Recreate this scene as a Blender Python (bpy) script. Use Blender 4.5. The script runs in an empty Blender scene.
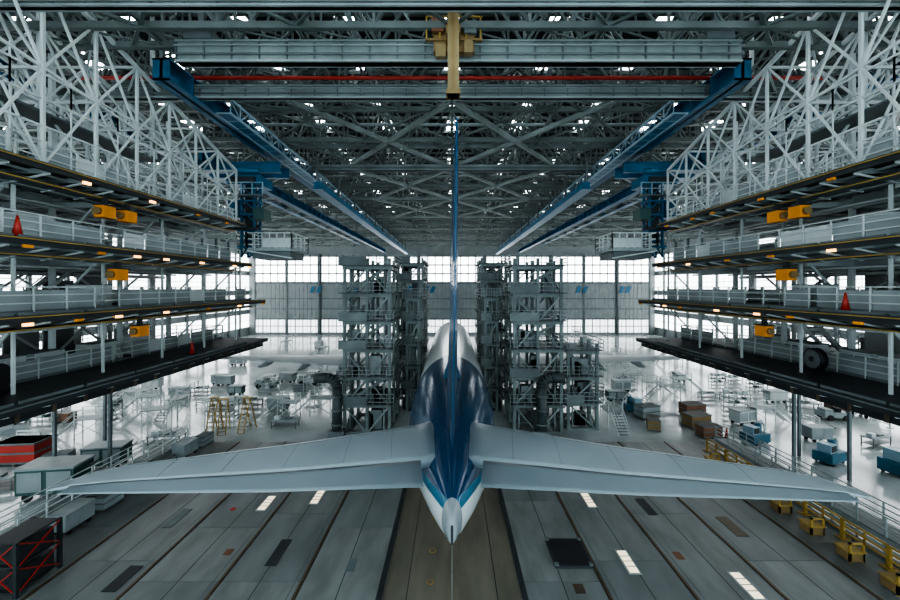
import bpy, math, random
from mathutils import Vector
R = random.Random(7)
scene = bpy.context.scene
H = 15.0   # camera height (m)

# ------------------------------------------------------------ materials
def nm(name):
    m = bpy.data.materials.new(name); m.use_nodes = True
    nt = m.node_tree; b = nt.nodes['Principled BSDF']
    return m, nt, b
def paint(name, col, rough=0.5, metal=0.0, var=0.25, scale=0.6, stretch=None):
    m, nt, b = nm(name)
    tc = nt.nodes.new('ShaderNodeTexCoord')
    n = nt.nodes.new('ShaderNodeTexNoise'); n.inputs['Scale'].default_value = scale
    n.inputs['Detail'].default_value = 6
    if stretch:
        mp = nt.nodes.new('ShaderNodeMapping'); mp.inputs['Scale'].default_value = stretch
        nt.links.new(tc.outputs['Object'], mp.inputs[0]); nt.links.new(mp.outputs[0], n.inputs['Vector'])
    else: nt.links.new(tc.outputs['Object'], n.inputs['Vector'])
    r = nt.nodes.new('ShaderNodeValToRGB')
    r.color_ramp.elements[0].position = 0.3; r.color_ramp.elements[1].position = 0.7
    r.color_ramp.elements[0].color = tuple(c*(1-var) for c in col)+(1,)
    r.color_ramp.elements[1].color = tuple(min(1,c*(1+var)) for c in col)+(1,)
    nt.links.new(n.outputs['Fac'], r.inputs['Fac'])
    nt.links.new(r.outputs['Color'], b.inputs['Base Color'])
    b.inputs['Roughness'].default_value = rough; b.inputs['Metallic'].default_value = metal
    return m
def glow(name, col, s):
    m, nt, b = nm(name)
    b.inputs['Base Color'].default_value = (0.6,0.65,0.65,1)
    b.inputs['Emission Color'].default_value = tuple(col)+(1,)
    b.inputs['Emission Strength'].default_value = s
    return m

M = {}
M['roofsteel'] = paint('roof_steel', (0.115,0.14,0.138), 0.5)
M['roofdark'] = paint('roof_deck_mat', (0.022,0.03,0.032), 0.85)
M['girder'] = paint('girder_grey', (0.20,0.24,0.235), 0.45)
M['white'] = paint('white_steel', (0.52,0.565,0.565), 0.45, var=0.12)
M['pale'] = paint('pale_panel', (0.26,0.30,0.305), 0.5, var=0.2)
M['mid'] = paint('mid_grey', (0.12,0.145,0.15), 0.5)
M['dark'] = paint('dark_grey', (0.025,0.031,0.034), 0.6)
M['deck'] = paint('deck_plate', (0.035,0.04,0.042), 0.5, var=0.4, scale=1.5)
M['tower'] = paint('tower_steel', (0.16,0.195,0.195), 0.45)
M['towerd'] = paint('tower_steel_dark', (0.06,0.075,0.08), 0.5)
M['blue'] = paint('crane_blue', (0.013,0.12,0.22), 0.4)
M['bluelight'] = paint('crane_lightblue', (0.26,0.38,0.45), 0.4)
M['yellow'] = paint('safety_yellow', (0.34,0.22,0.05), 0.5)
M['brown'] = paint('trolley_ochre', (0.22,0.145,0.06), 0.6)
M['mast'] = paint('mast_tan', (0.24,0.175,0.085), 0.6)
M['orange'] = paint('orange_paint', (0.75,0.27,0.02), 0.5)
M['rust'] = paint('rust_paint', (0.20,0.09,0.05), 0.6)
M['red'] = paint('red_paint', (0.40,0.03,0.02), 0.5)
M['teal'] = paint('teal_paint', (0.045,0.10,0.095), 0.5)
M['mblue'] = paint('machine_blue', (0.04,0.13,0.19), 0.5)
M['black'] = paint('black_rubber', (0.012,0.013,0.015), 0.6)
M['rail'] = paint('floor_rail', (0.12,0.09,0.06), 0.4, 0.3)
M['panelA'] = paint('floor_panel', (0.165,0.178,0.178), 0.38, var=0.22, scale=0.5, stretch=(1.6,.5,1))
M['panelB'] = paint('floor_panel_b', (0.19,0.20,0.197), 0.4, var=0.22, scale=0.7, stretch=(1.6,.5,1))
M['aisle'] = paint('aisle_concrete', (0.17,0.155,0.12), 0.4, var=0.25, scale=0.5, stretch=(2.,.4,1))
M['lamp'] = glow('floor_lamp_glass', (1,0.80,0.52), 0.6)
M['amber'] = glow('amber_lamp_glass', (1,0.42,0.07), 2.2)
M['sky'] = glow('skylight_glass', (0.92,0.98,1.0), 7.0)
M['win'] = glow('window_glass', (0.95,0.98,1.0), 2.6)
M['winlow'] = glow('window_glass_low', (0.93,0.98,1.0), 1.0)
M['winside'] = glow('side_window_glass', (0.95,0.98,1.0), 2.1)
M['wall'] = paint('wall_cladding', (0.225,0.255,0.26), 0.6, var=0.1)
M['concrete'] = paint('polished_concrete', (0.40,0.435,0.435), 0.12, var=0.3, scale=0.15)
M['wing'] = paint('wing_grey', (0.40,0.44,0.455), 0.3, var=0.08, scale=0.8)
M['stab'] = paint('stabilizer_grey', (0.27,0.32,0.345), 0.33, 0.0, var=0.07, scale=0.5)
M['stabd'] = paint('stabilizer_elevator', (0.205,0.25,0.275), 0.36, 0.0, var=0.07, scale=0.5)
M['seam'] = paint('panel_seam', (0.13,0.16,0.18), 0.5)
M['apu'] = paint('tailcone_metal', (0.45,0.47,0.48), 0.3, 0.5)

def livery():
    m, nt, b = nm('aircraft_livery')
    L = nt.links
    def math_(op, a, c=None):
        n = nt.nodes.new('ShaderNodeMath'); n.operation = op
        for i, v in enumerate((a, c)):
            if v is None: continue
            if isinstance(v, (int, float)): n.inputs[i].default_value = v
            else: L.new(v, n.inputs[i])
        return n.outputs[0]
    tc = nt.nodes.new('ShaderNodeTexCoord')
    s = nt.nodes.new('ShaderNodeSeparateXYZ'); L.new(tc.outputs['Object'], s.inputs[0])
    x, y, z = s.outputs
    f1 = math_('SUBTRACT', math_('SUBTRACT', z, 5.4), math_('MULTIPLY', math_('MAXIMUM', math_('SUBTRACT', 24.5, y), 0.0), 0.208))
    f2 = math_('SUBTRACT', math_('ADD', math_('MULTIPLY', math_('SUBTRACT', z, 8.0), 1.5), 36.0), y)
    f = math_('MINIMUM', f1, f2)
    r = nt.nodes.new('ShaderNodeValToRGB'); r.color_ramp.interpolation = 'CONSTANT'
    L.new(math_('ADD', math_('MULTIPLY', f, 0.2), 0.5), r.inputs['Fac'])
    e = r.color_ramp.elements
    e[0].position = 0; e[0].color = (0.60,0.64,0.65,1)
    e[1].position = 0.5; e[1].color = (0.010,0.13,0.22,1)
    a = e.new(0.56); a.color = (0.004,0.045,0.11,1)
    mx = nt.nodes.new('ShaderNodeMix'); mx.data_type = 'RGBA'
    L.new(math_('LESS_THAN', y, 13.0), mx.inputs[0])
    L.new(r.outputs[0], mx.inputs[6]); mx.inputs[7].default_value = (0.25,0.28,0.30,1)
    L.new(mx.outputs[2], b.inputs['Base Color'])
    b.inputs['Roughness'].default_value = 0.16
    b.inputs['Specular IOR Level'].default_value = 0.4
    return m
M['livery'] = livery()
M['finblue'] = paint('fin_blue', (0.008,0.065,0.14), 0.22, var=0.1)

# ------------------------------------------------------------ mesh builder
class B:
    def __init__(s): s.v=[]; s.f=[]; s.m=[]; s.sm=[]; s.keys=[]
    def mi(s,k):
        if k not in s.keys: s.keys.append(k)
        return s.keys.index(k)
    def hexa(s, pts, k):
        n=len(s.v); s.v+= [tuple(p) for p in pts]
        for f in ((0,3,2,1),(4,5,6,7),(0,1,5,4),(1,2,6,5),(2,3,7,6),(3,0,4,7)):
            s.f.append(tuple(n+i for i in f)); s.m.append(s.mi(k)); s.sm.append(False)
    def box(s,x0,x1,y0,y1,z0,z1,k):
        if x0>x1: x0,x1=x1,x0
        if y0>y1: y0,y1=y1,y0
        s.hexa([(x0,y0,z0),(x1,y0,z0),(x1,y1,z0),(x0,y1,z0),(x0,y0,z1),(x1,y0,z1),(x1,y1,z1),(x0,y1,z1)],k)
    def bar(s,p,q,w,k,h=None):
        p=Vector(p); q=Vector(q); d=q-p
        if d.length<1e-5: return
        h=h or w; d.normalize()
        up=Vector((0,0,1)) if abs(d.z)<0.95 else Vector((0,1,0))
        a=d.cross(up).normalized()*w/2; b=a.cross(d).normalized()*h/2
        s.hexa([p-a-b,p+a-b,p+a+b,p-a+b,q-a-b,q+a-b,q+a+b,q-a+b],k)
    def ibeam(s,p,q,w,h,k):
        p=Vector(p);q=Vector(q);u=Vector((0,0,h/2))
        s.bar(p+u,q+u,w,k,h*0.12); s.bar(p-u,q-u,w,k,h*0.12); s.bar(p,q,w*0.16,k,h)
    def cyl(s,p,q,r,k,n=10,r2=None):
        p=Vector(p); q=Vector(q); d=(q-p).normalized(); r2=r if r2 is None else r2
        up=Vector((0,0,1)) if abs(d.z)<0.95 else Vector((0,1,0))
        a=d.cross(up).normalized(); b=a.cross(d)
        o=len(s.v)
        for c,rr in ((p,r),(q,r2)):
            for i in range(n):
                t=2*math.pi*i/n; s.v.append(tuple(c+a*math.cos(t)*rr+b*math.sin(t)*rr))
        for i in range(n):
            j=(i+1)%n
            s.f.append((o+i,o+j,o+n+j,o+n+i)); s.m.append(s.mi(k)); s.sm.append(True)
        s.f.append(tuple(o+i for i in range(n))[::-1]); s.m.append(s.mi(k)); s.sm.append(False)
        s.f.append(tuple(o+n+i for i in range(n))); s.m.append(s.mi(k)); s.sm.append(False)
    def path(s,pts,r,k,n=10):
        for a,b in zip(pts[:-1],pts[1:]): s.cyl(a,b,r,k,n)
    def loft(s,rings,k,cap=True):
        n=len(rings[0]); o=len(s.v)
        for r in rings: s.v+=[tuple(p) for p in r]
        for i in range(len(rings)-1):
            for j in range(n):
                l=(j+1)%n
                s.f.append((o+i*n+j,o+i*n+l,o+(i+1)*n+l,o+(i+1)*n+j)); s.m.append(s.mi(k)); s.sm.append(True)
        if cap:
            s.f.append(tuple(o+j for j in range(n))[::-1]); s.m.append(s.mi(k)); s.sm.append(False)
            e=o+(len(rings)-1)*n
            s.f.append(tuple(e+j for j in range(n))); s.m.append(s.mi(k)); s.sm.append(False)
    def mesh(s,name):
        me=bpy.data.meshes.new(name); me.from_pydata(s.v,[],s.f)
        for k in s.keys: me.materials.append(M[k])
        me.polygons.foreach_set('material_index',s.m); me.polygons.foreach_set('use_smooth',s.sm)
        me.update(); return me
    def obj(s,name,loc=(0,0,0),parent=None,fix=False):
        me=s.mesh(name)
        if fix:
            import bmesh
            bm=bmesh.new(); bm.from_mesh(me); bmesh.ops.recalc_face_normals(bm,faces=bm.faces); bm.to_mesh(me); bm.free()
        o=bpy.data.objects.new(name,me); o.location=loc
        scene.collection.objects.link(o)
        if parent: o.parent=parent
        return o
def inst(me,name,loc,rz=0,sc=(1,1,1)):
    o=bpy.data.objects.new(name,me); o.location=loc; o.rotation_euler=(0,0,rz); o.scale=sc
    scene.collection.objects.link(o); return o
def empty(name):
    o=bpy.data.objects.new(name,None); scene.collection.objects.link(o); return o

# ------------------------------------------------------------ room shell
HW=64.0; YB=-12.0; YF=126.0; ZT=35.0
b=B(); b.box(-HW,HW,YB,YF,-0.4,0.0,'concrete'); b.obj('floor')
# raised floor plates under the tail
b=B()
xs=[3.5,7.5,11.6,15.8,20.2,24.0]
for s in (-1,1):
    for i in range(len(xs)-1):
        y=8.0; k=0
        while y<37:
            L=R.choice([4.5,6,7.5]); y2=min(38,y+L)
            b.box(s*(xs[i]+0.10),s*(xs[i+1]-0.10),y+0.012,y2-0.012,0.004,0.28,'panelA' if (i+k)%2 else 'panelB'); y=y2;k+=1
    for x in xs[1:-1]:
        b.box(s*(x-0.098),s*(x+0.098),8,38,0.004,0.2,'black')
        b.box(s*(x-0.06),s*(x+0.06),8,38,0.2,0.33,'rail')
        b.box(s*(x+0.3),s*(x+0.36),8,38,0.281,0.286,'mid')
    b.box(s*(xs[0]-0.12),s*(xs[0]+0.098),8,38,0.004,0.31,'dark')
    for x in (5.5,9.6,13.7,18.0): b.box(s*(x-.02),s*(x+.02),8,38,0.281,0.286,'dark')
b.obj('floor_plates')
b=B(); b.box(-3.35,3.35,8,60,0.004,0.03,'aisle')
b.box(-0.07,0.07,8,60,0.031,0.045,'brown')
b.box(-0.035,0.035,8,60,0.046,0.05,'pale')
for x in (-2.2,2.2): b.box(x-0.02,x+0.02,8,60,0.031,0.04,'dark')
for y in (20.3,22.7,25.9): b.cyl((-1.1,y,.03),(-1.1,y,.045),.2,'yellow',20); b.cyl((-1.1,y,.045),(-1.1,y,.05),.15,'aisle',20)
b.obj('aisle_floor_marking')
b=B()
def plate(x,y,w,l,k,z=0.287,h=0.02): b.box(x-w/2,x+w/2,y-l/2,y+l/2,z,z+h,k)
plate(-9.6,22.2,.6,2.2,'dark'); plate(-16.6,20.2,.7,1.8,'dark'); plate(-12.4,22.2,.4,.5,'rust')
plate(13.0,26.8,.6,2.0,'dark'); plate(-17.5,25.5,.6,2.0,'mid'); plate(12.4,21.9,.4,.6,'rust'); plate(17.2,24.6,.7,2.0,'rail')
plate(-5.3,21.2,.4,1.0,'mid');plate(6.2,19.5,.5,.6,'rail');plate(-14.5,26.5,.3,.3,'red')
b.obj('floor_hatch')
b=B()
for x,y in ((-12.6,27.2),(-9.4,28.0),(9.4,27.6),(9.4,21.4),(14.5,19.7)):
    b.box(x-.34,x+.34,y-.95,y+.95,0.285,0.32,'pale'); b.box(x-.24,x+.24,y-.85,y+.85,0.32,0.335,'lamp')
    for q in (-.4,0,.4): b.box(x-.24,x+.24,y+q-.03,y+q+.03,0.335,0.345,'pale')
b.obj('floor_light')
b=B(); b.box(5.4,7.4,20.9,23.2,0.30,0.42,'dark'); b.box(5.55,7.25,21.05,23.05,0.42,0.45,'black')
for x in (5.5,7.3):
    for y in (21,23.1): b.box(x-.1,x+.1,y-.1,y+.1,0.42,0.5,'mid')
b.obj('access_mat')

# far wall with sliding hangar doors
b=B()
b.box(-HW,HW,YF,YF+0.4,0,ZT,'wall')
b.obj('wall_far')
b=B(); bg=B()
npan=12; pw=(2*HW-4)/npan
for i in range(npan):
    x0=-HW+2+i*pw; x1=x0+pw; yo=YF-0.5-(i%2)*0.5
    b.box(x0+0.1,x1-0.1,yo,yo+0.3,0,25,'wall')
    b.box(x0,x0+0.4,yo-0.2,yo+0.3,0,25.2,'mid'); b.box(x1-0.4,x1,yo-0.2,yo+0.3,0,25.2,'mid')
    for z in (4.9,8.0,11.2,16.0): b.box(x0,x1,yo-0.15,yo,z,z+0.3,'mid')
    for z in (19.15,21.85): b.box(x0,x1,yo-0.15,yo,z,z+0.25,'mid')
    for j in range(1,8):
        xx=x0+pw*j/8; b.box(xx-0.06,xx+0.06,yo-0.08,yo,0.3,16.0,'pale')
    nc=4
    for j in range(nc):
        xa=x0+0.55+j*(pw-1.0)/nc; xb=x0+0.25+(j+1)*(pw-1.0)/nc
        b.box(xb+.02,xb+.28,yo-.15,yo,16.3,25,'mid') if j<nc-1 else None
        for z in (16.7,19.4,22.1): bg.box(xa,xb,yo-0.06,yo-0.01,z,z+2.25,'win')
        for z in (0.8,2.9): bg.box(xa,xb,yo-0.06,yo-0.01,z,z+1.8,'winlow')
b.obj('door_1'); bg.obj('window_1')
b=B()
for x in (-44.5,-33,-14.2,-9,10.7,38.5,52):   # logo placards fixed to the door leaves
    for dx in (0,2.0):
        b.hexa([(x+dx,YF-1.32,13.2),(x+dx+1.2,YF-1.32,13.2),(x+dx+1.2,YF-1.24,13.2),(x+dx,YF-1.24,13.2),(x+dx+.8,YF-1.32,15.2),(x+dx+2.0,YF-1.32,15.2),(x+dx+2.0,YF-1.24,15.2),(x+dx+.8,YF-1.24,15.2)],'blue')
b.obj('logo_placard')
# side walls
for s,nmw in ((-1,'left'),(1,'right')):
    b=B(); bg=B()
    b.box(s*HW,s*(HW+0.4),YB,YF,0,ZT,'wall')
    y=YB
    while y<YF-5:
        b.box(s*(HW-0.5),s*HW,y,y+0.5,0,ZT,'mid')
        for z0,z1 in ((2.5,6.5),(8,12.5),(14,18.5),(20,25)):
            for j in range(3):
                bg.box(s*(HW-0.06),s*(HW-0.01),y+0.7+j*1.8,y+2.35+j*1.8,z0,z1,'winside')
            b.box(s*(HW-0.15),s*(HW-0.07),y,y+6,(z0+z1)/2-.06,(z0+z1)/2+.06,'mid')
        y+=6
    b.obj('wall_'+nmw); bg.obj('window_'+('2' if s<0 else '3'))
# ceiling with skylight strips
b=B(); bg=B()
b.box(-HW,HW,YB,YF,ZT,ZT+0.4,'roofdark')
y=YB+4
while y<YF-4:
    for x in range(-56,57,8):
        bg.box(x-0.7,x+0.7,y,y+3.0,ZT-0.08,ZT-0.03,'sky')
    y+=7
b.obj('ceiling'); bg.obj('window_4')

# ------------------------------------------------------------ roof truss
b=B(); rs='roofsteel'
ZB=27.8; ZTt=33.6
P0=3.83
y=12.0; row=0
while y<YF-2:
    for dy in (0,1.6):
        b.bar((-HW,y+dy,ZB),(HW,y+dy,ZB),0.26,'girder' if (row%2==0 and dy==0) else rs,0.34); b.bar((-HW,y+dy,ZTt),(HW,y+dy,ZTt),0.26,rs)
        n=16; i=0
        for j in range(-n,n):
            x=j*P0
            b.bar((x,y+dy,ZB),(x,y+dy,ZTt),0.14,rs)
            z0,z1=(ZB,ZTt) if (i%2) else (ZTt,ZB)
            b.bar((x,y+dy,z0),(x+P0,y+dy,z1),0.17,rs)
            if y<70: b.bar((x,y+dy,(ZB+ZTt)/2),(x+1.9,y+dy,ZB if i%2 else ZTt),0.09,'girder' if R.random()<.3 else rs)
            if dy==0:
                b.bar((x,y,ZB),(x+P0,y+1.6,ZB),0.09,rs); b.bar((x,y,ZB),(x,y+1.6,ZB),0.1,rs)
            i+=1
    y+=7.6; row+=1
for jx in range(-8,9):
    x=jx*7.66
    b.bar((x,8,ZB+0.3),(x,YF,ZB+0.3),0.22,rs); b.bar((x,8,ZTt-.3),(x,YF,ZTt-.3),0.2,rs)
    y=12; i=0
    while y<YF-4:
        z0,z1=(ZB,ZTt) if i%2 else (ZTt,ZB)
        b.bar((x,y,z0),(x,y+3.8,z1),0.14,rs); b.bar((x,y,ZB),(x,y,ZTt),0.12,rs)
        if jx<8 and i%2==0: b.bar((x,y,ZB),(x+7.66,y+7.6,ZB),0.14,rs); b.bar((x+7.66,y,ZB),(x,y+7.6,ZB),0.14,rs)
        b.bar((x,y,ZTt),(x+3.8,y+3.8,ZB),0.1,rs); b.bar((x,y,ZTt),(x-3.8,y+3.8,ZB),0.1,rs)
        y+=3.8; i+=1
for x0,x1 in ((0,-11),(0,11)):   # heavy wind braces
    for y in (27,42.2,57.4): b.bar((x0,y,ZB-.2),(x1,y+15.2,ZB-.2),0.3,'girder'); b.bar((x1,y,ZB-.2),(x0,y+15.2,ZB-.2),0.3,'girder')
for i in range(340):
    x=R.uniform(-34,34); y=R.uniform(18,80); a=R.choice([0.5,1,-0.5,-1,2]); l=R.uniform(2,5)
    b.bar((x,y,R.uniform(28.5,33)),(x+l*a,y+l,R.uniform(28.5,33)),R.choice([.06,.09,.12]),'girder' if i%2 else rs)
for y in range(10,126,2): b.bar((-HW,y,34.4),(HW,y,34.4),0.12,rs,0.25)
b.obj('roof_truss')

b=B()
b.cyl((-22.5,24.15,27.62),(22.5,24.15,27.62),0.12,'red',8)
b.obj('sprinkler_pipe')
b=B()
for x in (-12,-5.5,6.5,13): b.cyl((x,12,29.4),(x,124,29.4),0.16,'pale',8)
for y in (33,48.5,70): b.cyl((-40,y,28.4),(40,y,28.4),0.14,'pale',8)
b.obj('roof_pipe')

def girder(y,z,x0,x1,h,w,name):
    b=B()
    b.box(x0,x1,y,y+w,z,z+h,'girder')
    b.box(x0,x1,y-0.12,y+w+0.12,z,z+0.09,'pale'); b.box(x0,x1,y-0.12,y+w+0.12,z+h-0.09,z+h,'girder')
    x=x0
    while x<x1: b.box(x,x+0.06,y-0.1,y,z+.09,z+h-.09,'mid'); x+=1.4
    for x in (x0+1.2,x1-1.2):
        b.box(x-.7,x+.7,y-.25,y+w+.25,z+h,z+h+.5,'mid'); b.box(x-.15,x+.15,y+.1,y+w-.1,z+h+.5,z+h+2,'mid')
    b.cyl((x0,y-.2,z+h*.3),(x1,y-.2,z+h*.3),.05,'mid',6); b.cyl((x0,y-.2,z+h*.7),(x1,y-.2,z+h*.7),.04,'pale',6)
    return b.obj(name)
girder(20.3,26.4,-14.0,14.7,1.1,0.4,'crane_girder')
girder(24.4,26.5,-21,21,0.8,0.2,'crane_girder')
girder(17.0,26.9,-24,24,0.45,0.2,'crane_girder')
girder(41,27.0,-22,22,0.5,0.3,'crane_girder')
b=B()
b.box(-1.0,1.2,19.9,21.6,27.5,27.9,'brown'); b.box(-.9,1.1,19.7,20.1,26.6,27.4,'brown'); b.box(-.8,-.3,19.4,19.7,26.2,26.8,'mast')
b.box(.6,1.0,19.4,19.8,26.4,27.0,'mast'); b.box(-1.0,-.4,19.5,19.7,27.5,28.2,'rust'); b.box(.6,1.2,19.5,19.7,27.4,28.0,'mid')
for x in (-1,1.1): b.cyl((x,20.0,27.8),(x,21.3,27.8),.3,'dark',12)
b.box(-1.3,1.5,19.6,19.75,27.1,27.2,'brown')
for x in (-1.25,-.6,.7,1.4): b.box(x-.04,x+.04,19.6,19.7,27.2,28.3,'yellow')
b.box(-1.3,1.5,19.6,19.7,28.25,28.3,'yellow')
b.box(-0.2,0.32,18.2,18.7,23.8,31,'mast'); b.box(-.27,.39,18.15,18.75,23.8,24.0,'brown')
b.box(-.02,.14,18.15,18.2,24.0,31,'brown')
b.box(-.3,.4,18.7,19.7,26.9,27.3,'brown')
b.obj('hoist_trolley')

# blue crane runways
for s in (-1,1):
    b=B()
    for X,z,y0,hh,ww in ((16.0,27.0,22,1.2,1.0),(20.5,25.9,33,1.0,0.8),(27.5,28.2,22,1.0,0.9)):
        b.box(s*(X-.08),s*(X+.08),y0,122,z-hh/2,z+hh/2,'blue')
        b.box(s*(X-ww/2),s*(X+ww/2),y0,122,z-hh/2,z-hh/2+.1,'blue'); b.box(s*(X-ww/2),s*(X+ww/2),y0,122,z+hh/2-.1,z+hh/2,'blue')
        y=y0
        while y<122: b.box(s*(X-ww/2+.03),s*(X+ww/2-.03),y,y+.06,z-hh/2,z+hh/2,'blue'); y+=2
        y=y0
        while y<120: b.box(s*(X-.1),s*(X+.1),y,y+.2,z+hh/2,z+hh/2+2,'mid'); y+=7.6
    X=14.4; z=26.3
    for dx,dz in ((0,0),(0.9,0),(0,0.9)): b.bar((s*(X+dx),26,z+dz),(s*(X+dx),120,z+dz),.12,'bluelight',.16)
    y=26; i=0
    while y<119:
        b.bar((s*X,y,z if i%2 else z+.9),(s*X,y+1.2,z+.9 if i%2 else z),.06,'bluelight'); b.bar((s*X,y,z),(s*(X+.9),y,z),.08,'bluelight'); 
        if y<60: b.bar((s*X,y,z),(s*X,y,z+.9),.06,'bluelight')
        y+=1.2;i+=1
    b.box(s*(X+.05),s*(X+.85),26,120,z-.03,z+.02,'blue')
    b.box(s*13.2,s*13.8,40,120,24.9,25.5,'blue'); b.box(s*13.05,s*13.95,40,120,24.82,24.9,'blue')
    y=40
    while y<120: b.box(s*13.4,s*13.6,y,y+.2,25.5,27.9,'mid'); y+=7.6
    b.obj('crane_runway')
    b=B()
    for yy in (34.5,36.3): b.ibeam((s*14.8,yy,25.3),(s*22.0,yy,25.3),.45,.8,'blue')
    b.box(s*16.4,s*19.2,34.2,36.6,23.8,24.6,'blue'); b.box(s*16.8,s*18.8,34,34.2,23.9,24.4,'dark')
    for xx in (17.2,18.3):
        for yy in (34.8,35.9): b.bar((s*xx,yy,17.6),(s*xx,yy,23.8),.16,'blue')
    for i in range(6):
        z=17.6+i*1.03
        b.bar((s*17.2,34.8,z),(s*18.3,34.8,z+1.03),.1,'blue'); b.bar((s*17.2,35.9,z+1.03),(s*18.3,35.9,z),.1,'blue'); b.bar((s*17.2,34.8,z),(s*17.2,35.9,z+1.03),.1,'blue'); b.bar((s*18.3,34.8,z),(s*18.3,35.9,z+1.03),.1,'blue')
    b.box(s*17.4,s*18.1,35,35.7,18.5,23.8,'dark')
    for z in (18.4,19.8,21.2,22.4): b.box(s*17.0,s*18.6,34.6,36.2,z,z+.16,'blue')
    b.box(s*16.2,s*17.1,34.4,35.8,20.8,21.8,'teal'); b.box(s*18.5,s*19.4,34.4,35.6,21,22.4,'blue')
    b.box(s*15.9,s*19.6,33.6,34.2,22.7,22.82,'mid')
    for x in (15.9,16.8,17.7,18.6,19.5): b.bar((s*x,33.6,22.8),(s*x,33.6,23.8),.07,'bluelight')
    for z in (23.3,23.8): b.bar((s*15.9,33.6,z),(s*19.5,33.6,z),.07,'bluelight')
    b.cyl((s*16.4,34.2,20.0),(s*19.3,34.2,20.0),.12,'dark',8)
    b.cyl((s*16.4,34.1,24.9),(s*19.3,34.1,24.9),.2,'blue',10)
    b.obj('crane_carriage')
    b=B()
    x0,x1,y0,y1,z=13.3,17.0,33.2,37.0,18.0
    b.box(s*x0,s*x1,y0,y1,z,z+.25,'pale'); b.box(s*(x0+.3),s*(x1-.3),y0+.3,y1-.3,z-.6,z,'mid')
    for x in [x0+i*(x1-x0)/6 for i in range(7)]:
        for yy in (y0,y1): b.bar((s*x,yy,z+.2),(s*x,yy,z+1.5),.08,'white')
    for yy in [y0+i*(y1-y0)/4 for i in range(5)]:
        for x in (x0,x1): b.bar((s*x,yy,z+.2),(s*x,yy,z+1.5),.08,'white')
    for zz in (z+.55,z+1.0,z+1.5):
        for yy in (y0,y1): b.bar((s*x0,yy,zz),(s*x1,yy,zz),.08,'white')
        for x in (x0,x1): b.bar((s*x,y0,zz),(s*x,y1,zz),.08,'white')
    b.box(s*(x0+.1),s*(x0+2.4),y0-.02,y0+.02,z+.3,z+1.0,'white')
    b.bar((s*x0,y0,z-.6),(s*x1,y0,z),.1,'white')
    b.obj('crane_work_basket')

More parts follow.
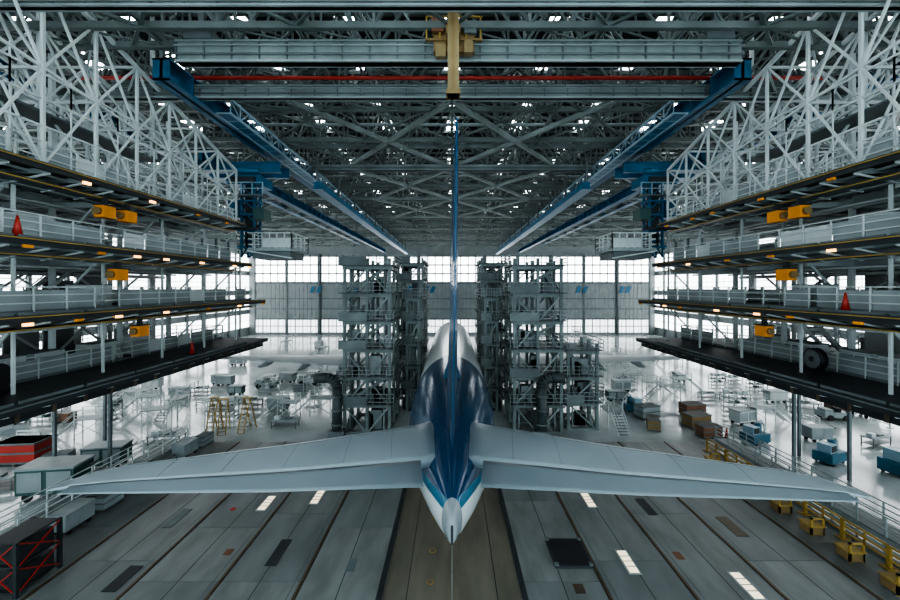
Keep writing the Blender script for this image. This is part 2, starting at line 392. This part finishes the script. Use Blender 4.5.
# ------------------------------------------------------------ side docks
def dock(s):
    b=B()
    levels=[(10.3,37.0,4.2),(13.85,36.5,1.3),(17.0,34.0,1.0),(20.2,33.0,0.8)]
    X0=17.0; X1=31.0; Y0=7.0
    def rail(X,y0,y1,z,prob=.82,k='white'):
        y=y0
        while y<=y1:
            b.bar((s*X,y,z),(s*X,y,z+1.15),.06,k); y+=1.5
        for dz in (.45,.8,1.15): b.bar((s*X,y0,z+dz),(s*X,y1,z+dz),.05,k)
        b.box(s*(X-.02),s*(X+.02),y0,y1,z,z+.15,'mid')
        y=y0
        while y+1.5<=y1:
            if R.random()<prob: b.box(s*(X+.03),s*(X+.06),y+.06,y+1.44,z+.12,z+1.0,'pale' if R.random()<.85 else 'white')
            y+=1.5
    for n,(z,ye,sb) in enumerate(levels):
        b.box(s*X0,s*X1,Y0,ye,z-.1,z,'deck')
        b.box(s*(X0+.02),s*(X0+.2),Y0,ye,z-.3,z-.101,'dark'); 
        b.box(s*(X0-.05),s*(X0-.001),Y0,ye,z-.08,z-.035,'yellow' if n else 'mid')
        y=Y0
        while y<ye-3: b.box(s*(X0+.3),s*(X0+.36),y,y+2.8,z+.001,z+.12,'mid'); y+=3.0
        if n:
            y=10.3
            while y<ye: b.box(s*(X0-.02),s*(X0+.1),y,y+.35,z-.42,z-.301,'amber' if R.random()<.5 else 'orange'); y+=R.choice([2.2,3.4,4.1])
        else:   # deep under-girder of the lowest deck
            b.box(s*(X0+.5),s*(X0+.62),Y0,ye,z-.75,z-.101,'dark')
            y=Y0
            while y<ye: b.box(s*(X0+.44),s*(X0+.5),y,y+.15,z-.75,z-.101,'rail'); y+=1.5
        b.ibeam((s*(X0+2.0),Y0,z-.5),(s*(X0+2.0),ye,z-.5),.3,.4,'pale')
        b.ibeam((s*(X0+5.0),Y0,z-.6),(s*(X0+5.0),ye,z-.6),.35,.6,'white')
        b.ibeam((s*(X1-.2),Y0,z-.6),(s*(X1-.2),ye,z-.6),.35,.6,'pale')
        y=Y0+.5
        while y<ye:
            b.bar((s*(X0+.2),y,z-.24),(s*X1,y,z-.24),.12,'pale',.22); 
            b.bar((s*(X0+.2),y,z-.35),(s*(X0+2.2),y,z-.75),.08,'white'); y+=1.6
        for x in (X0+1,X0+3,X0+4): b.bar((s*x,Y0,z-.25),(s*x,ye,z-.25),.1,'pale')
        rail(X0+sb,Y0,ye,z); rail(X1-1,Y0,ye,z,0.2)
        if n in (1,2,3): rail(X0+sb+3.4,Y0,ye-3,z,.6)
        for i in range(9):
            x=X0+sb+i*1.4; b.bar((s*x,ye-.1,z),(s*x,ye-.1,z+1.15),.06,'white')
        for dz in (.45,.8,1.15): b.bar((s*(X0+sb),ye-.1,z+dz),(s*(X1),ye-.1,z+dz),.05,'white')
        b.box(s*(X0+.9),s*(X0+2.6),Y0,ye,z-.66,z-.62,'mid')
        b.box(s*(X0+.86),s*(X0+.9),Y0,ye,z-.68,z-.62,'yellow' if n>0 else 'mid')
        for x in (X0+3.5,X0+6.5): b.cyl((s*x,Y0,z-1.0),(s*x,ye,z-1.0),.07,'white',6)
        b.cyl((s*(X0+7.5),Y0,z-1.2),(s*(X0+7.5),ye,z-1.2),.13,'white',8)
    ys=[8.5,13,17.5,22,26.5,31,35.5]
    for X in (X0+5,X0+9.5,X1-.2):
        for i,y in enumerate(ys):
            zt=ZB if y<33 else 17.0
            zb = 0 if (X>X0+12 or (X>X0+9 and i%3==2)) else 9.4
            if zb==0: b.bar((s*X,y,0),(s*X,y,9.4),.2,'mid')
            b.bar((s*X,y,9.4),(s*X,y,zt),.22,'white',.22)
        if X>X0+6: 
            for i in range(len(ys)-1):
                for (za,zb2) in ((10.3,13.8),(13.9,17),(17,20.2)):
                    if R.random()<.75: b.bar((s*X,ys[i],za),(s*X,ys[i+1],zb2),.12,'white')
                    if R.random()<.6: b.bar((s*X,ys[i+1],za),(s*X,ys[i],zb2),.12,'white')
    for y in ys:
        for z in (9.6,13.2,16.4,19.6): b.bar((s*(X0+2.5),y,z-.1),(s*X1,y,z-.1),.2,'white',.3)
        for z in (10.3,13.85,17.0):
            b.bar((s*(X0+2.2),y,z),(s*(X0+2.2),y,z+2.9),.11,'white')
            if R.random()<.6: b.bar((s*(X0+2.2),y,z+2.9),(s*(X0+5),y,z),.1,'white')
    for z in (10.3,13.85,17.0):
        y=R.uniform(16,26)
        for q in (0,.9):
            b.bar((s*(X0+7+q),y,z),(s*(X0+7+q),y+4,z+3.3),.12,'white',.25); b.bar((s*(X0+7+q),y,z+1),(s*(X0+7+q),y+4,z+4.3),.05,'white')
        for t in range(12): b.box(s*(X0+7),s*(X0+7.9),y+t/12*4,y+t/12*4+.25,z+t/12*3.3,z+t/12*3.3+.04,'mid')
    for z in (10.3,13.85,17.0):
        y=8
        while y<34:
            if R.random()<.45: b.box(s*(X1-1.6),s*(X1-1.5),y,y+2.3,z,z+R.uniform(1.4,2.6),R.choice(['pale','mid','white','pale']))
            y+=2.6
    b.obj('maintenance_dock')
    # ---- upper white space-frame
    b=B()
    zt=lambda y: 24.6+max(0,(33-y))*0.27
    ys=[7+i*2.6 for i in range(11)]
    planes=[17.8,20.6,24.6]
    for X in planes:
        for i,y in enumerate(ys):
            z1=min(zt(y),31)
            b.bar((s*X,y,20.25),(s*X,y,z1),.13,'white')
            if i<len(ys)-1:
                y2=ys[i+1]; z2=min(zt(y2),31); zm=(20.3+z1)/2; zm2=(20.3+z2)/2
                b.bar((s*X,y,z1),(s*X,y2,z2),.18,'white'); b.bar((s*X,y,zm),(s*X,y2,zm2),.11,'white')
                b.bar((s*X,y,22.0),(s*X,y2,22.0),.08,'white')
                b.bar((s*X,y,20.3),(s*X,y2,zm2),.09,'white'); b.bar((s*X,y2,zm2),(s*X,y,z1),.1,'white')
                b.bar((s*X,y2,20.3),(s*X,y,zm),.08,'white') if i%2 else None
                b.bar((s*X,y,zm),(s*X,y2,z2),.09,'white')
                b.bar((s*X,(y+y2)/2,20.3),(s*X,(y+y2)/2,zm),.05,'white')
    for a,c in zip(planes[:-1],planes[1:]):
        for i,y in enumerate(ys):
            z1=min(zt(y),31); zm=(20.3+z1)/2
            b.bar((s*a,y,z1),(s*c,y,z1),.12,'white'); b.bar((s*a,y,zm),(s*c,y,zm),.1,'white')
            b.bar((s*a,y,zm),(s*c,y,z1),.1,'white'); b.bar((s*c,y,zm),(s*a,y,20.3),.1,'white')
            if i<len(ys)-1: b.bar((s*a,y,z1),(s*c,ys[i+1],min(zt(ys[i+1]),31)),.1,'white')
    for y in (12,20,27.5): 
        for X in planes[1:]: b.bar((s*X,y,24),(s*X,y,34),.2,'white')
    for dz in (0,1.1): b.bar((s*17.8,7,23.2+dz),(s*17.8,26,23.2+dz),.08,'white')
    b.box(s*19.0,s*20.4,7,26,23.1,23.2,'mid')
    y=7
    while y<26: b.bar((s*17.8,y,23.2),(s*17.8,y,24.3),.05,'white'); y+=1.3
    b.obj('teleplatform_truss')
for s in (-1,1): dock(s)

# ------------------------------------------------------------ central dock towers
def tower(x0,x1,y0,y1,z1,name,dz=2.9,dense=True,base=0):
    b=B(); T='tower'
    nx=max(1,round((x1-x0)/2.4)); X=[x0+(x1-x0)*i/nx for i in range(nx+1)]; Y=[y0,(y0+y1)/2,y1]
    nl=max(1,int(round((z1-base)/dz))); Z=[base+(z1-base)*i/nl for i in range(nl+1)]
    for x in X:
        for y in Y: b.bar((x,y,base),(x,y,z1+.9),.3,T,.3)
    for li,z in enumerate(Z):
        for y in Y: b.bar((x0-.2,y,z),(x1+.2,y,z),.22,T,.4)
        for x in X: b.bar((x,y0-.2,z),(x,y1+.2,z),.22,T,.34)
        if li>0:
            b.box(x0-.5,x1+.5,y0-.5,y1+.3,z+.17,z+.25,'towerd')
            for dzz in (.5,.9,1.3):
                b.bar((x0-.5,y0-.5,z+dzz),(x1+.5,y0-.5,z+dzz),.06,'pale')
                for x in (x0-.5,x1+.5): b.bar((x,y0-.5,z+dzz),(x,y1+.3,z+dzz),.06,T)
            n=8
            for i in range(n+1):
                x=x0-.5+(x1-x0+1)*i/n; b.bar((x,y0-.5,z+.2),(x,y0-.5,z+1.3),.06,'pale')
            if R.random()<.6: b.box(x0-.5,(x0+x1)/2,y0-.56,y0-.5,z+.2,z+1.1,R.choice(['mid','tower']))
        if li<nl:
            z2=Z[li+1]
            for i in range(nx):
                if (i+li)%2: b.bar((X[i],y0,z),(X[i+1],y0,z2),.15,'pale')
                else: b.bar((X[i+1],y0,z),(X[i],y0,z2),.15,T)
                if dense: b.bar((X[i],y1,z),(X[i+1],y1,z2),.13,T)
            for x in (x0,x1): b.bar((x,y0,z),(x,y1,z2),.13,T)
            for k in range(3 if dense else 1):
                ex=R.uniform(x0,x1-1.2); ez=z+.25; eh=R.uniform(.8,2.0)
                b.box(ex,ex+R.uniform(.5,1.2),y0+.6,y0+1.6,ez,ez+eh,R.choice(['tower','mid','towerd','pale']))
            sy=y0+.35
            if nx>1: b.bar((X[0],sy,z+.2),(X[-1],sy,z2+.2) if li%2 else (X[0],sy,z+.2),.1,T,.3)
            for x in (x0+.5,x1-.6): b.cyl((x,y0+.2,z),(x,y0+.2,z2),.09,'pale' if R.random()<.4 else T,8)
    return b.obj(name)
tower(-11.0,-6.4,41,47,17.0,'tail_dock_tower')
tower(6.4,11.2,41,47,17.0,'tail_dock_tower')
tower(-7.2,-4.0,54,62,18.0,'wing_dock_tower',2.4)
tower(4.0,7.2,54,62,18.0,'wing_dock_tower',2.4)
tower(-5.4,-4.0,48,51,13.5,'access_stand',2.6,False)
tower(4.0,5.4,48,51,13.5,'access_stand',2.6,False)
tower(12.2,15.2,42,47,8.2,'access_stand',2.7)
for s in (-1,1):
    b=B(); X=s*12.1 if s<0 else 9.6
    sg=s if s<0 else 1
    pts=[(X+sg*1.6,40.0,5.9),(X+sg*.3,40.0,5.9)]
    for i in range(6):
        a=math.pi/2*i/5; pts.append((X+sg*(.3-.9*math.sin(a)),40.0,5.9-.9*(1-math.cos(a))))
    pts+= [(X-sg*.6,40.0,0.5)]
    b.path(pts,.5,'towerd',14)
    for z in (1.2,2.6,4.0): b.cyl((X-sg*.6,40.0,z),(X-sg*.6,40.0,z+.18),.58,'mid',14)
    b.box(X-sg*.6-.8,X-sg*.6+.8,39.4,40.4,0,.7,'mid')
    b.obj('ventilation_duct')

# ------------------------------------------------------------ airplane
plane=empty('airplane')
b=B()
secs=[(12.0,.07,.34,7.6),(12.4,.18,.5,7.55),(13.0,.34,.7,7.46),(14,.62,.98,7.3),(15.3,.97,1.26,7.08),(18,1.6,1.82,6.72),(22,2.3,2.36,6.25),(26,2.78,2.82,5.85),(30,3.05,3.05,5.62),(34,3.1,3.1,5.55),
 (50,3.1,3.1,5.55),(72,3.1,3.1,5.55),(76,2.9,2.95,5.45),(79.5,2.3,2.4,5.2),(82,1.5,1.55,4.9),(83.5,.7,.7,4.7),(84,.1,.1,4.6)]
rings=[]
for (y,w,h,z) in secs:
    rings.append([(w*math.cos(2*math.pi*i/64),y,z+h*math.sin(2*math.pi*i/64)) for i in range(64)])
b.loft(rings,'livery')
b.obj('fuselage',parent=plane,fix=True)
def airfoil(b,st,axis,k,c0=0,c1=1,n=12):
    rings=[]
    for (le,te,th) in st:
        le=Vector(le);te=Vector(te);up=[];lo=[]
        for i in range(n+1):
            c=c0+(c1-c0)*i/n
            t=5*th*(0.2969*math.sqrt(c)-.126*c-.3516*c*c+.2843*c**3-.1015*c**4)
            t=max(t,0.012)
            p=le+(te-le)*c; o=Vector((0,0,t)) if axis=='z' else Vector((t,0,0))
            up.append(p+o); lo.append(p-o)
        rings.append(up+lo[::-1])
    b.loft(rings,k)
for s in (-1,1):
    d=0.0 if s<0 else 0.38    # right tip sits slightly closer
    st=[((s*.6,21,8.0),(s*.5,14.2,7.9),.62),((s*1.8,19.8,8.12),(s*1.0,14.0,8.0),.58),((s*6,16-d*.5,8.75),(s*5.6,12.2-d*.5,8.75),.36),((s*9.9,12.5-d,9.45),(s*9.6,10.75-d,9.45),.2),((s*10.45,11.8-d,9.55),(s*10.35,10.5-d,9.56),.13),((s*10.8,11.1-d,9.58),(s*10.78,10.42-d,9.58),.04)]
    b=B(); airfoil(b,st,'z','stab',0,.70); b.obj('tailplane',parent=plane,fix=True)
    st2=[st[1],st[2],st[3],st[4]]
    b=B(); airfoil(b,st2,'z','stabd',.712,1,6); b.obj('elevator',parent=plane,fix=True)
    b=B()
    def sk(t,c):
        i=0 if t<.5 else 1; u=t*2-i
        a,e=st[1+i],st[2+i]
        le=Vector(a[0]).lerp(Vector(e[0]),u); te=Vector(a[1]).lerp(Vector(e[1]),u); th=a[2]+(e[2]-a[2])*u
        q=5*th*(0.2969*math.sqrt(c)-.126*c-.3516*c*c+.2843*c**3-.1015*c**4)
        return le+(te-le)*c+Vector((0,0,q+.004))
    for t in (.12,.3,.5,.7,.88): 
        for c in [i*.07+.1 for i in range(8)]: b.bar(sk(t,c),sk(t,c+.07),.014,'seam',.006)
    for t in [i*.1 for i in range(10)]: b.bar(sk(t,.14),sk(t+.0999,.14),.022,'seam',.006)
    b.obj('panel_seams',parent=plane)
    b=B(); 
    ws=[((s*2.4,64,4.2),(s*2.4,49.5,4.4),1.5),((s*10,58,5.1),(s*10,48.6,5.2),1.0),((s*20,52.5,5.9),(s*20,48.2,5.9),.55),((s*29,48.6,6.6),(s*29,47.0,6.6),.22),((s*30,47.6,6.7),(s*30,46.9,6.7),.06)]
    airfoil(b,ws,'z','wing'); b.obj('wing',parent=plane,fix=True)
    b=B()
    for x,y,z in ((6,48.5,4.3),(13.5,48,5.0),(18,47.8,5.35),(22.5,47.5,5.75)):
        n=10; rr=[]
        for q,(yy,r) in enumerate(((y-1.2,.05),(y-.3,.3),(y+1,.42),(y+2.6,.3),(y+3.6,.05))):
            rr.append([(s*x+r*.7*math.cos(2*math.pi*i/n),yy,z+r*math.sin(2*math.pi*i/n)) for i in range(n)])
        b.loft(rr,'wing')
    b.obj('flap_fairing',parent=plane,fix=True)
    b=B(); n=28
    rr=[[(s*10+r*math.cos(2*math.pi*i/n),y,3.0+r*math.sin(2*math.pi*i/n)) for i in range(n)] for y,r in ((54.5,.3),(55.5,.75),(55.5,1.2),(57.5,1.65),(61,1.85),(63,1.7),(63.3,1.5),(62.6,1.4))]
    b.loft(rr,'wing'); b.box(s*10-.18,s*10+.18,55.5,61,4.3,5.2,'wing'); b.obj('engine',parent=plane,fix=True)
    b=B(); X=s*5.2
    b.cyl((X,50.5,1),(X,51,4.6),.25,'apu')
    for dx in (-.55,.55):
        for dy in (-1.4,0,1.4): b.cyl((X+dx-.2,50.5+dy,.68),(X+dx+.2,50.5+dy,.68),.67,'black',20)
    b.box(X-.15,X+.15,49,52,.6,.85,'apu'); b.obj('main_gear',parent=plane)
b=B()
b.cyl((0,77,.9),(0,77.4,4),.18,'apu'); 
for x in (-.35,.35): b.cyl((x-.17,77,.53),(x+.17,77,.53),.53,'black',20)
b.obj('nose_gear',parent=plane)
b=B(); fx=0.08
fs=[((0,30.5,8.2),(0,14.6,8.0),.70),((0,28.5,9.0),(0,14.3,8.9),.58),((fx,21.5,14),(fx,12.4,14),.38),((fx+.05,14.4,19.4),(fx+.05,10.5,19.4),.15),((fx+.05,13.2,19.75),(fx+.05,10.4,19.8),.06)]
airfoil(b,fs,'x','finblue',0,.68); b.obj('vertical_fin',parent=plane,fix=True)
b=B(); airfoil(b,fs[1:4],'x','finblue',.69,1,6); b.obj('rudder',parent=plane,fix=True)
b=B()
rr=[]
for y,w,h in ((40,.05,.02),(36,.3,.35),(31,.5,.9),(28,.6,1.3)):
    rr.append([(w*math.cos(t),y,8.42+h*math.sin(t)) for t in [math.pi*i/10 for i in range(11)]])
b.loft(rr,'finblue'); b.obj('dorsal_fillet',parent=plane,fix=True)
b=B(); b.box(-.035,.035,11.94,12.02,7.3,7.85,'black'); b.cyl((0,40,8.6),(0,40,8.8),.08,'red')
b.obj('tail_exhaust',parent=plane)

# ------------------------------------------------------------ ground equipment
def me_stand():
    b=B()
    for x in (0,2.4):
        for y in (0,1.6): b.bar((x,y,0),(x,y,3.1),.09,'white')
    b.box(-.1,2.5,-.1,1.7,2,2.1,'pale')
    for z in (2.5,3.1):
        b.bar((0,0,z),(2.4,0,z),.06,'white');b.bar((0,1.6,z),(2.4,1.6,z),.06,'white');b.bar((2.4,0,z),(2.4,1.6,z),.06,'white')
    b.bar((0,0,.3),(2.4,0,1.9),.06,'white');b.bar((2.4,0,.3),(0,0,1.9),.06,'white')
    for y in (.2,1.3): b.bar((-2.2,y,.05),(0,y,2.05),.1,'white'); b.bar((-2.2,y,.95),(0,y,2.95),.05,'white')
    for i in range(8): b.box(-2.2+i*.27,-2.0+i*.27,.2,1.3,.2+i*.24,.24+i*.24,'mid')
    return b.mesh('work_stand')
def me_cart(k):
    b=B()
    b.box(0,2.4,0,1.3,.35,1.5,k); b.box(-.05,2.45,-.05,1.35,1.5,1.6,'pale'); b.box(.1,1.1,-.03,0,.5,1.4,'pale'); b.box(1.3,2.3,-.03,0,.5,1.4,'pale')
    for x in (.4,2.0):
        for y in (.15,1.15): b.cyl((x,y-.07,.2),(x,y+.07,.2),.2,'black',12)
    b.bar((2.4,.3,1.2),(2.9,.3,1.5),.05,'dark');b.bar((2.4,1,1.2),(2.9,1,1.5),.05,'dark');b.bar((2.9,.3,1.5),(2.9,1,1.5),.05,'dark')
    return b.mesh('tool_cart')
def me_table():
    b=B(); b.box(0,3,0,1.2,.95,1.05,'pale')
    for x in (.1,2.9):
        for y in (.1,1.1): b.bar((x,y,0),(x,y,.95),.08,'mid')
    b.box(.3,.9,.3,.8,1.05,1.4,'white'); b.box(1.4,2.2,.3,.9,1.05,1.2,'mid'); b.box(.1,2.9,.1,1.1,.3,.35,'mid'); return b.mesh('workbench')
def me_cone():
    b=B(); b.box(-.2,.2,-.2,.2,0,.04,'black'); b.cyl((0,0,.04),(0,0,.75),.15,'red',14,.03); return b.mesh('traffic_cone')
def me_rack():
    b=B()
    for x in (0,1.5,3):
        for y in (0,.9): b.bar((x,y,0),(x,y,2.2),.07,'pale')
    for z in (.3,.9,1.5,2.1):
        b.box(0,3,0,.9,z,z+.05,'pale')
        for i in range(4):
            if R.random()<.6: b.box(.1+i*.72,.1+i*.72+R.uniform(.3,.6),.1,.7,z+.05,z+.05+R.uniform(.15,.45),R.choice(['white','mid','white','pale','pale','teal']))
    return b.mesh('storage_rack')
def me_barrier(k,L=2.4):
    b=B()
    for x in (0,L): b.bar((x,0,0),(x,0,1.15),.12,k); b.box(x-.2,x+.2,-.3,.3,0,.06,k)
    for z in (.45,.8,1.15): b.bar((0,0,z),(L,0,z),.1,k)
    b.bar((L/2,0,.45),(L/2,0,1.15),.08,k)
    return b.mesh('safety_barrier')
def me_tug():
    b=B()
    b.box(0,3.4,0,1.8,.4,1.1,'pale'); b.box(.2,1.2,.2,1.6,1.1,1.5,'pale')
    for x in (1.4,2.8):
        for y in (.15,1.65): b.bar((x,y,1.1),(x,y,2.1),.07,'dark')
    b.box(1.3,2.9,.1,1.7,2.1,2.18,'white'); b.box(1.9,2.4,.4,1.4,1.1,1.6,'black')
    for x in (.7,2.7):
        for y in (0,1.8): b.cyl((x,y-.13,.4),(x,y+.13,.4),.4,'black',18)
    return b.mesh('tow_tractor')
def me_ladder():
    b=B()
    for x in (0,.7):
        b.bar((x,0,0),(x,1,3.4),.08,'yellow'); b.bar((x,2,0),(x,1,3.4),.08,'yellow')
    for i in range(10): t=i/10; b.bar((0,t,3.4*t),(.7,t,3.4*t),.05,'yellow')
    b.box(-.1,.8,.7,1.3,3.38,3.45,'yellow'); return b.mesh('step_ladder')
def me_machine():
    b=B()
    b.box(0,2.2,0,1.4,.2,1.0,'mblue'); b.box(.2,1.1,.2,1.2,1,1.7,'bluelight'); b.cyl((1.5,.7,1),(1.5,.7,1.9),.3,'mblue',14)
    b.path([(1.5,.7,1.9),(1.9,.7,2.1),(2.3,.7,1.6),(2.4,.7,.6)],.07,'white',8)
    for x in (.4,1.8):
        for y in (.1,1.3): b.cyl((x,y-.06,.18),(x,y+.06,.18),.18,'black',12)
    b.box(.3,1.0,.17,.2,1.1,1.6,'dark')
    return b.mesh('hydraulic_unit')
def me_crate(k):
    b=B(); b.box(0,2,0,1.2,.12,1.2,k)
    for z in (.12,.62,1.1): b.box(-.03,2.03,-.03,1.23,z,z+.1,'mid')
    for x in (.1,.95,1.8): b.box(x,x+.12,0,1.2,0,.12,'rail')
    return b.mesh('storage_crate')
stand=me_stand(); cartT=me_cart('teal'); cartP=me_cart('pale'); cartW=me_cart('white'); table=me_table(); cone=me_cone(); rack=me_rack()
barY=me_barrier('yellow'); barW=me_barrier('white'); tug=me_tug(); lad=me_ladder(); mach=me_machine(); crR=me_crate('rust'); crO=me_crate('brown'); crD=me_crate('pale'); crX=me_crate('red')
names={stand:'work_stand',cartT:'tool_cart',cartP:'tool_cart',cartW:'tool_cart',table:'workbench',rack:'storage_rack',tug:'tow_tractor',lad:'step_ladder',mach:'hydraulic_unit',crR:'storage_crate',crO:'storage_crate',crD:'storage_crate',crX:'storage_crate',barY:'safety_barrier',barW:'safety_barrier'}
used=[(s*X,y,.6) for s in (-1,1) for X in (26.5,30.8) for y in (8.5,13,17.5,22,26.5,31,35.5)]
def put(me,x,y,rz=0,sc=1,rad=2.6,z=0,force=False):
    if not force:
        for (a,c,r) in used:
            if (a-x)**2+(c-y)**2<((rad+r)*.9)**2: return False
    used.append((x,y,rad)); inst(me,names[me],(x,y,z),rz,(sc,sc,sc)); return True
put(crX,-38.2,33.2,.1,1.6,2,force=True); put(cartT,-30.2,27.6,.15,1.5,1.9,force=True); put(cartT,-30,32.3,.2,1.2,1.8,force=True); put(table,-28.5,37.2,.1,force=True)
put(lad,-23.6,40.3,.3,1.0,.8,force=True); put(lad,-22.0,41.0,-.2,1.0,.8,force=True); put(lad,-25.2,40.9,0,1.0,.8,force=True)
for k,x,y,rz,sc in ((mach,35,31,.2,1.2),(mach,31.6,33.2,.4,1.0),(mach,28.3,37.5,.3,1.0),(crO,25.2,42,.2,1.2),(crR,27,46,.1,1.2),(crD,21.5,45,.3,1.2),(crR,24.8,39.4,.1,1.0),(crO,21.5,41.2,1.2,1.0),(rack,-27.5,45,0,1),(cartW,31,43,.3,1)):
    put(k,x,y,rz,sc,1.9,force=True)
kinds=[stand,stand,stand,stand,table,table,rack,cartW,cartP,barW,barW,tug,crD]
for i in range(420):
    s=R.choice((-1,1)); x=s*R.uniform(16,50); y=R.uniform(42,63)
    k=R.choice(kinds)
    if R.random()<.06: k=R.choice([mach,cartT,crO,crR])
    put(k,x,y,R.choice([0,0,math.pi/2,math.pi,R.uniform(-.4,.4)]),R.uniform(.8,1.0),1.8)
for i in range(34):
    x=R.uniform(-50,50); y=R.uniform(67,118)
    if abs(x)>8: put(R.choice([stand,tug,cartW,barW]),x,y,R.choice([0,math.pi/2]),1.1,3)
for i in range(40):
    s=R.choice((-1,1)); x=s*R.uniform(33,46); y=R.uniform(24,40)
    put(R.choice(kinds),x,y,R.choice([0,math.pi/2,.3]),.9,2.1)
for s in (-1,1):
    b=B(); X=24.3; k='white' if s<0 else 'pale'
    b.box(s*X,s*(X+1.6),16,37,.9,1.0,'mid')
    for xx in (X,X+1.6):
        y=16
        while y<=37: b.bar((s*xx,y,0),(s*xx,y,2.1),.08,k); y+=1.6
        for z in (1.4,1.75,2.1): b.bar((s*xx,16,z),(s*xx,37,z),.06,k)
    b.box(s*(X-.04),s*(X+.02),16,37,.55,.95,'pale'); b.cyl((s*(X-.2),16,.45),(s*(X-.2),37,.45),.12,'pale')
    b.obj('walkway')
for i in range(7): inst(barY,'safety_barrier',(22.9,18.5+i*2.5,0.28),math.pi/2)
b=B()
for i in range(7):
    y=19+i*2.3; b.box(21.2,22.0,y,y+.8,.34,.8,'brown'); b.box(21.15,22.05,y-.05,y+.85,.8,.88,'yellow')
    for xx in (21.2,21.9): b.box(xx,xx+.1,y,y+.1,.285,1.35,'yellow')
    b.box(21.2,22,y,y+.1,1.25,1.35,'yellow')
b.obj('jack_stand_row')
for i in range(6): put(crD if i%2 else cartP,-22.7,23.5+i*2.6,math.pi/2,.8,.9,z=.285,force=True)
b=B()
x0,x1,y0,y1=-22.0,-20.6,18.9,21.0
for x in (x0,x1):
    for y in (y0,y1): b.bar((x,y,.28),(x,y,2.9),.16,'dark')
for z in (.5,1.7,2.85): b.box(x0,x1,y0,y1,z-.04,z+.04,'dark')
for z in (.5,1.7):
    b.bar((x1+.05,y0,z),(x1+.05,y1,z+1.15),.05,'red'); b.bar((x1+.05,y1,z),(x1+.05,y0,z+1.15),.05,'red')
    b.bar((x0,y0-.05,z),(x1,y0-.05,z+1.15),.05,'red'); b.bar((x1,y0-.05,z),(x0,y0-.05,z+1.15),.05,'red')
    b.box(x0+.1,x1-.1,y0+.2,y1-.2,z+.05,z+.9,'dark')
b.obj('engine_part_rack')
def me_cab():
    b=B(); b.box(0,1.1,0,1.6,0,1.25,'white'); b.box(-.02,0,.05,.75,.1,1.15,'pale'); b.box(-.02,0,.85,1.55,.1,1.15,'pale'); b.box(-.03,1.13,-.03,1.63,1.25,1.3,'mid'); return b.mesh('deck_cabinet')
def me_lock():
    b=B(); b.box(0,.5,0,.75,0,.6,'orange'); b.box(-.03,.53,-.03,.78,.6,.65,'dark'); b.cyl((.25,-.2,.3),(.25,0,.3),.18,'brown',12); b.box(.15,.35,.25,.45,.65,1.0,'dark'); return b.mesh('deck_drive_unit')
def me_fan():
    b=B(); b.cyl((0,0,.75),(.35,0,.75),.6,'black',20); b.cyl((-.03,0,.75),(0,0,.75),.5,'mid',20); b.cyl((-.06,0,.75),(-.03,0,.75),.15,'black',12); b.box(-.1,.5,-.4,.4,0,.12,'black'); return b.mesh('ventilation_fan')
cab=me_cab(); lock=me_lock(); fan=me_fan()
for s in (-1,1):
    def P(X,w): return s*X if s>0 else -(X+w)
    for X,y,z in ((21.5,15.3,10.3),(21.5,18.6,10.3),(21.5,20.6,10.3),(21.5,24,10.3),(19.2,15.5,13.85),(19.2,21,13.85),(22.4,28,10.3),(18.8,28,17.0),(18.8,17.3,17.0)):
        inst(cab,'deck_cabinet',(P(X,1.1),y,z))
    for y,zd in ((20.2,20.2),(21.6,20.2),(22.5,13.85),(21,17.0)):
        inst(lock,'deck_drive_unit',(P(17.6,.5),y,zd-1.65))
    inst(fan,'ventilation_fan',(s*20.0-.2,17.5 if s<0 else 22,10.3))
inst(cone,'traffic_cone',(-17.6,16.2,17.0),0,(1.2,1.2,1.2)); inst(cone,'traffic_cone',(-18.2,28,10.3),0,(1.2,1.2,1.2))
inst(cone,'traffic_cone',(17.9,18.2,13.85),0,(1.2,1.2,1.2)); inst(cone,'traffic_cone',(27.2,39.6,0),0,(1.4,1.4,1.4))

# ------------------------------------------------------------ light
w=bpy.data.worlds.new('World'); scene.world=w; w.use_nodes=True
bgd=w.node_tree.nodes['Background']; bgd.inputs[0].default_value=(0.74,0.93,1.0,1); bgd.inputs[1].default_value=1.5

cam=bpy.data.cameras.new('Camera'); cam.lens=16; cam.sensor_width=36; cam.clip_end=600
cam.shift_x=-2/900; cam.shift_y=-13/900
co=bpy.data.objects.new('Camera',cam); co.location=(0,0,H); co.rotation_euler=(math.pi/2,0,0)
scene.collection.objects.link(co); scene.camera=co
scene.view_settings.view_transform='AgX'
scene.view_settings.look='AgX - High Contrast'
scene.view_settings.exposure=0.8
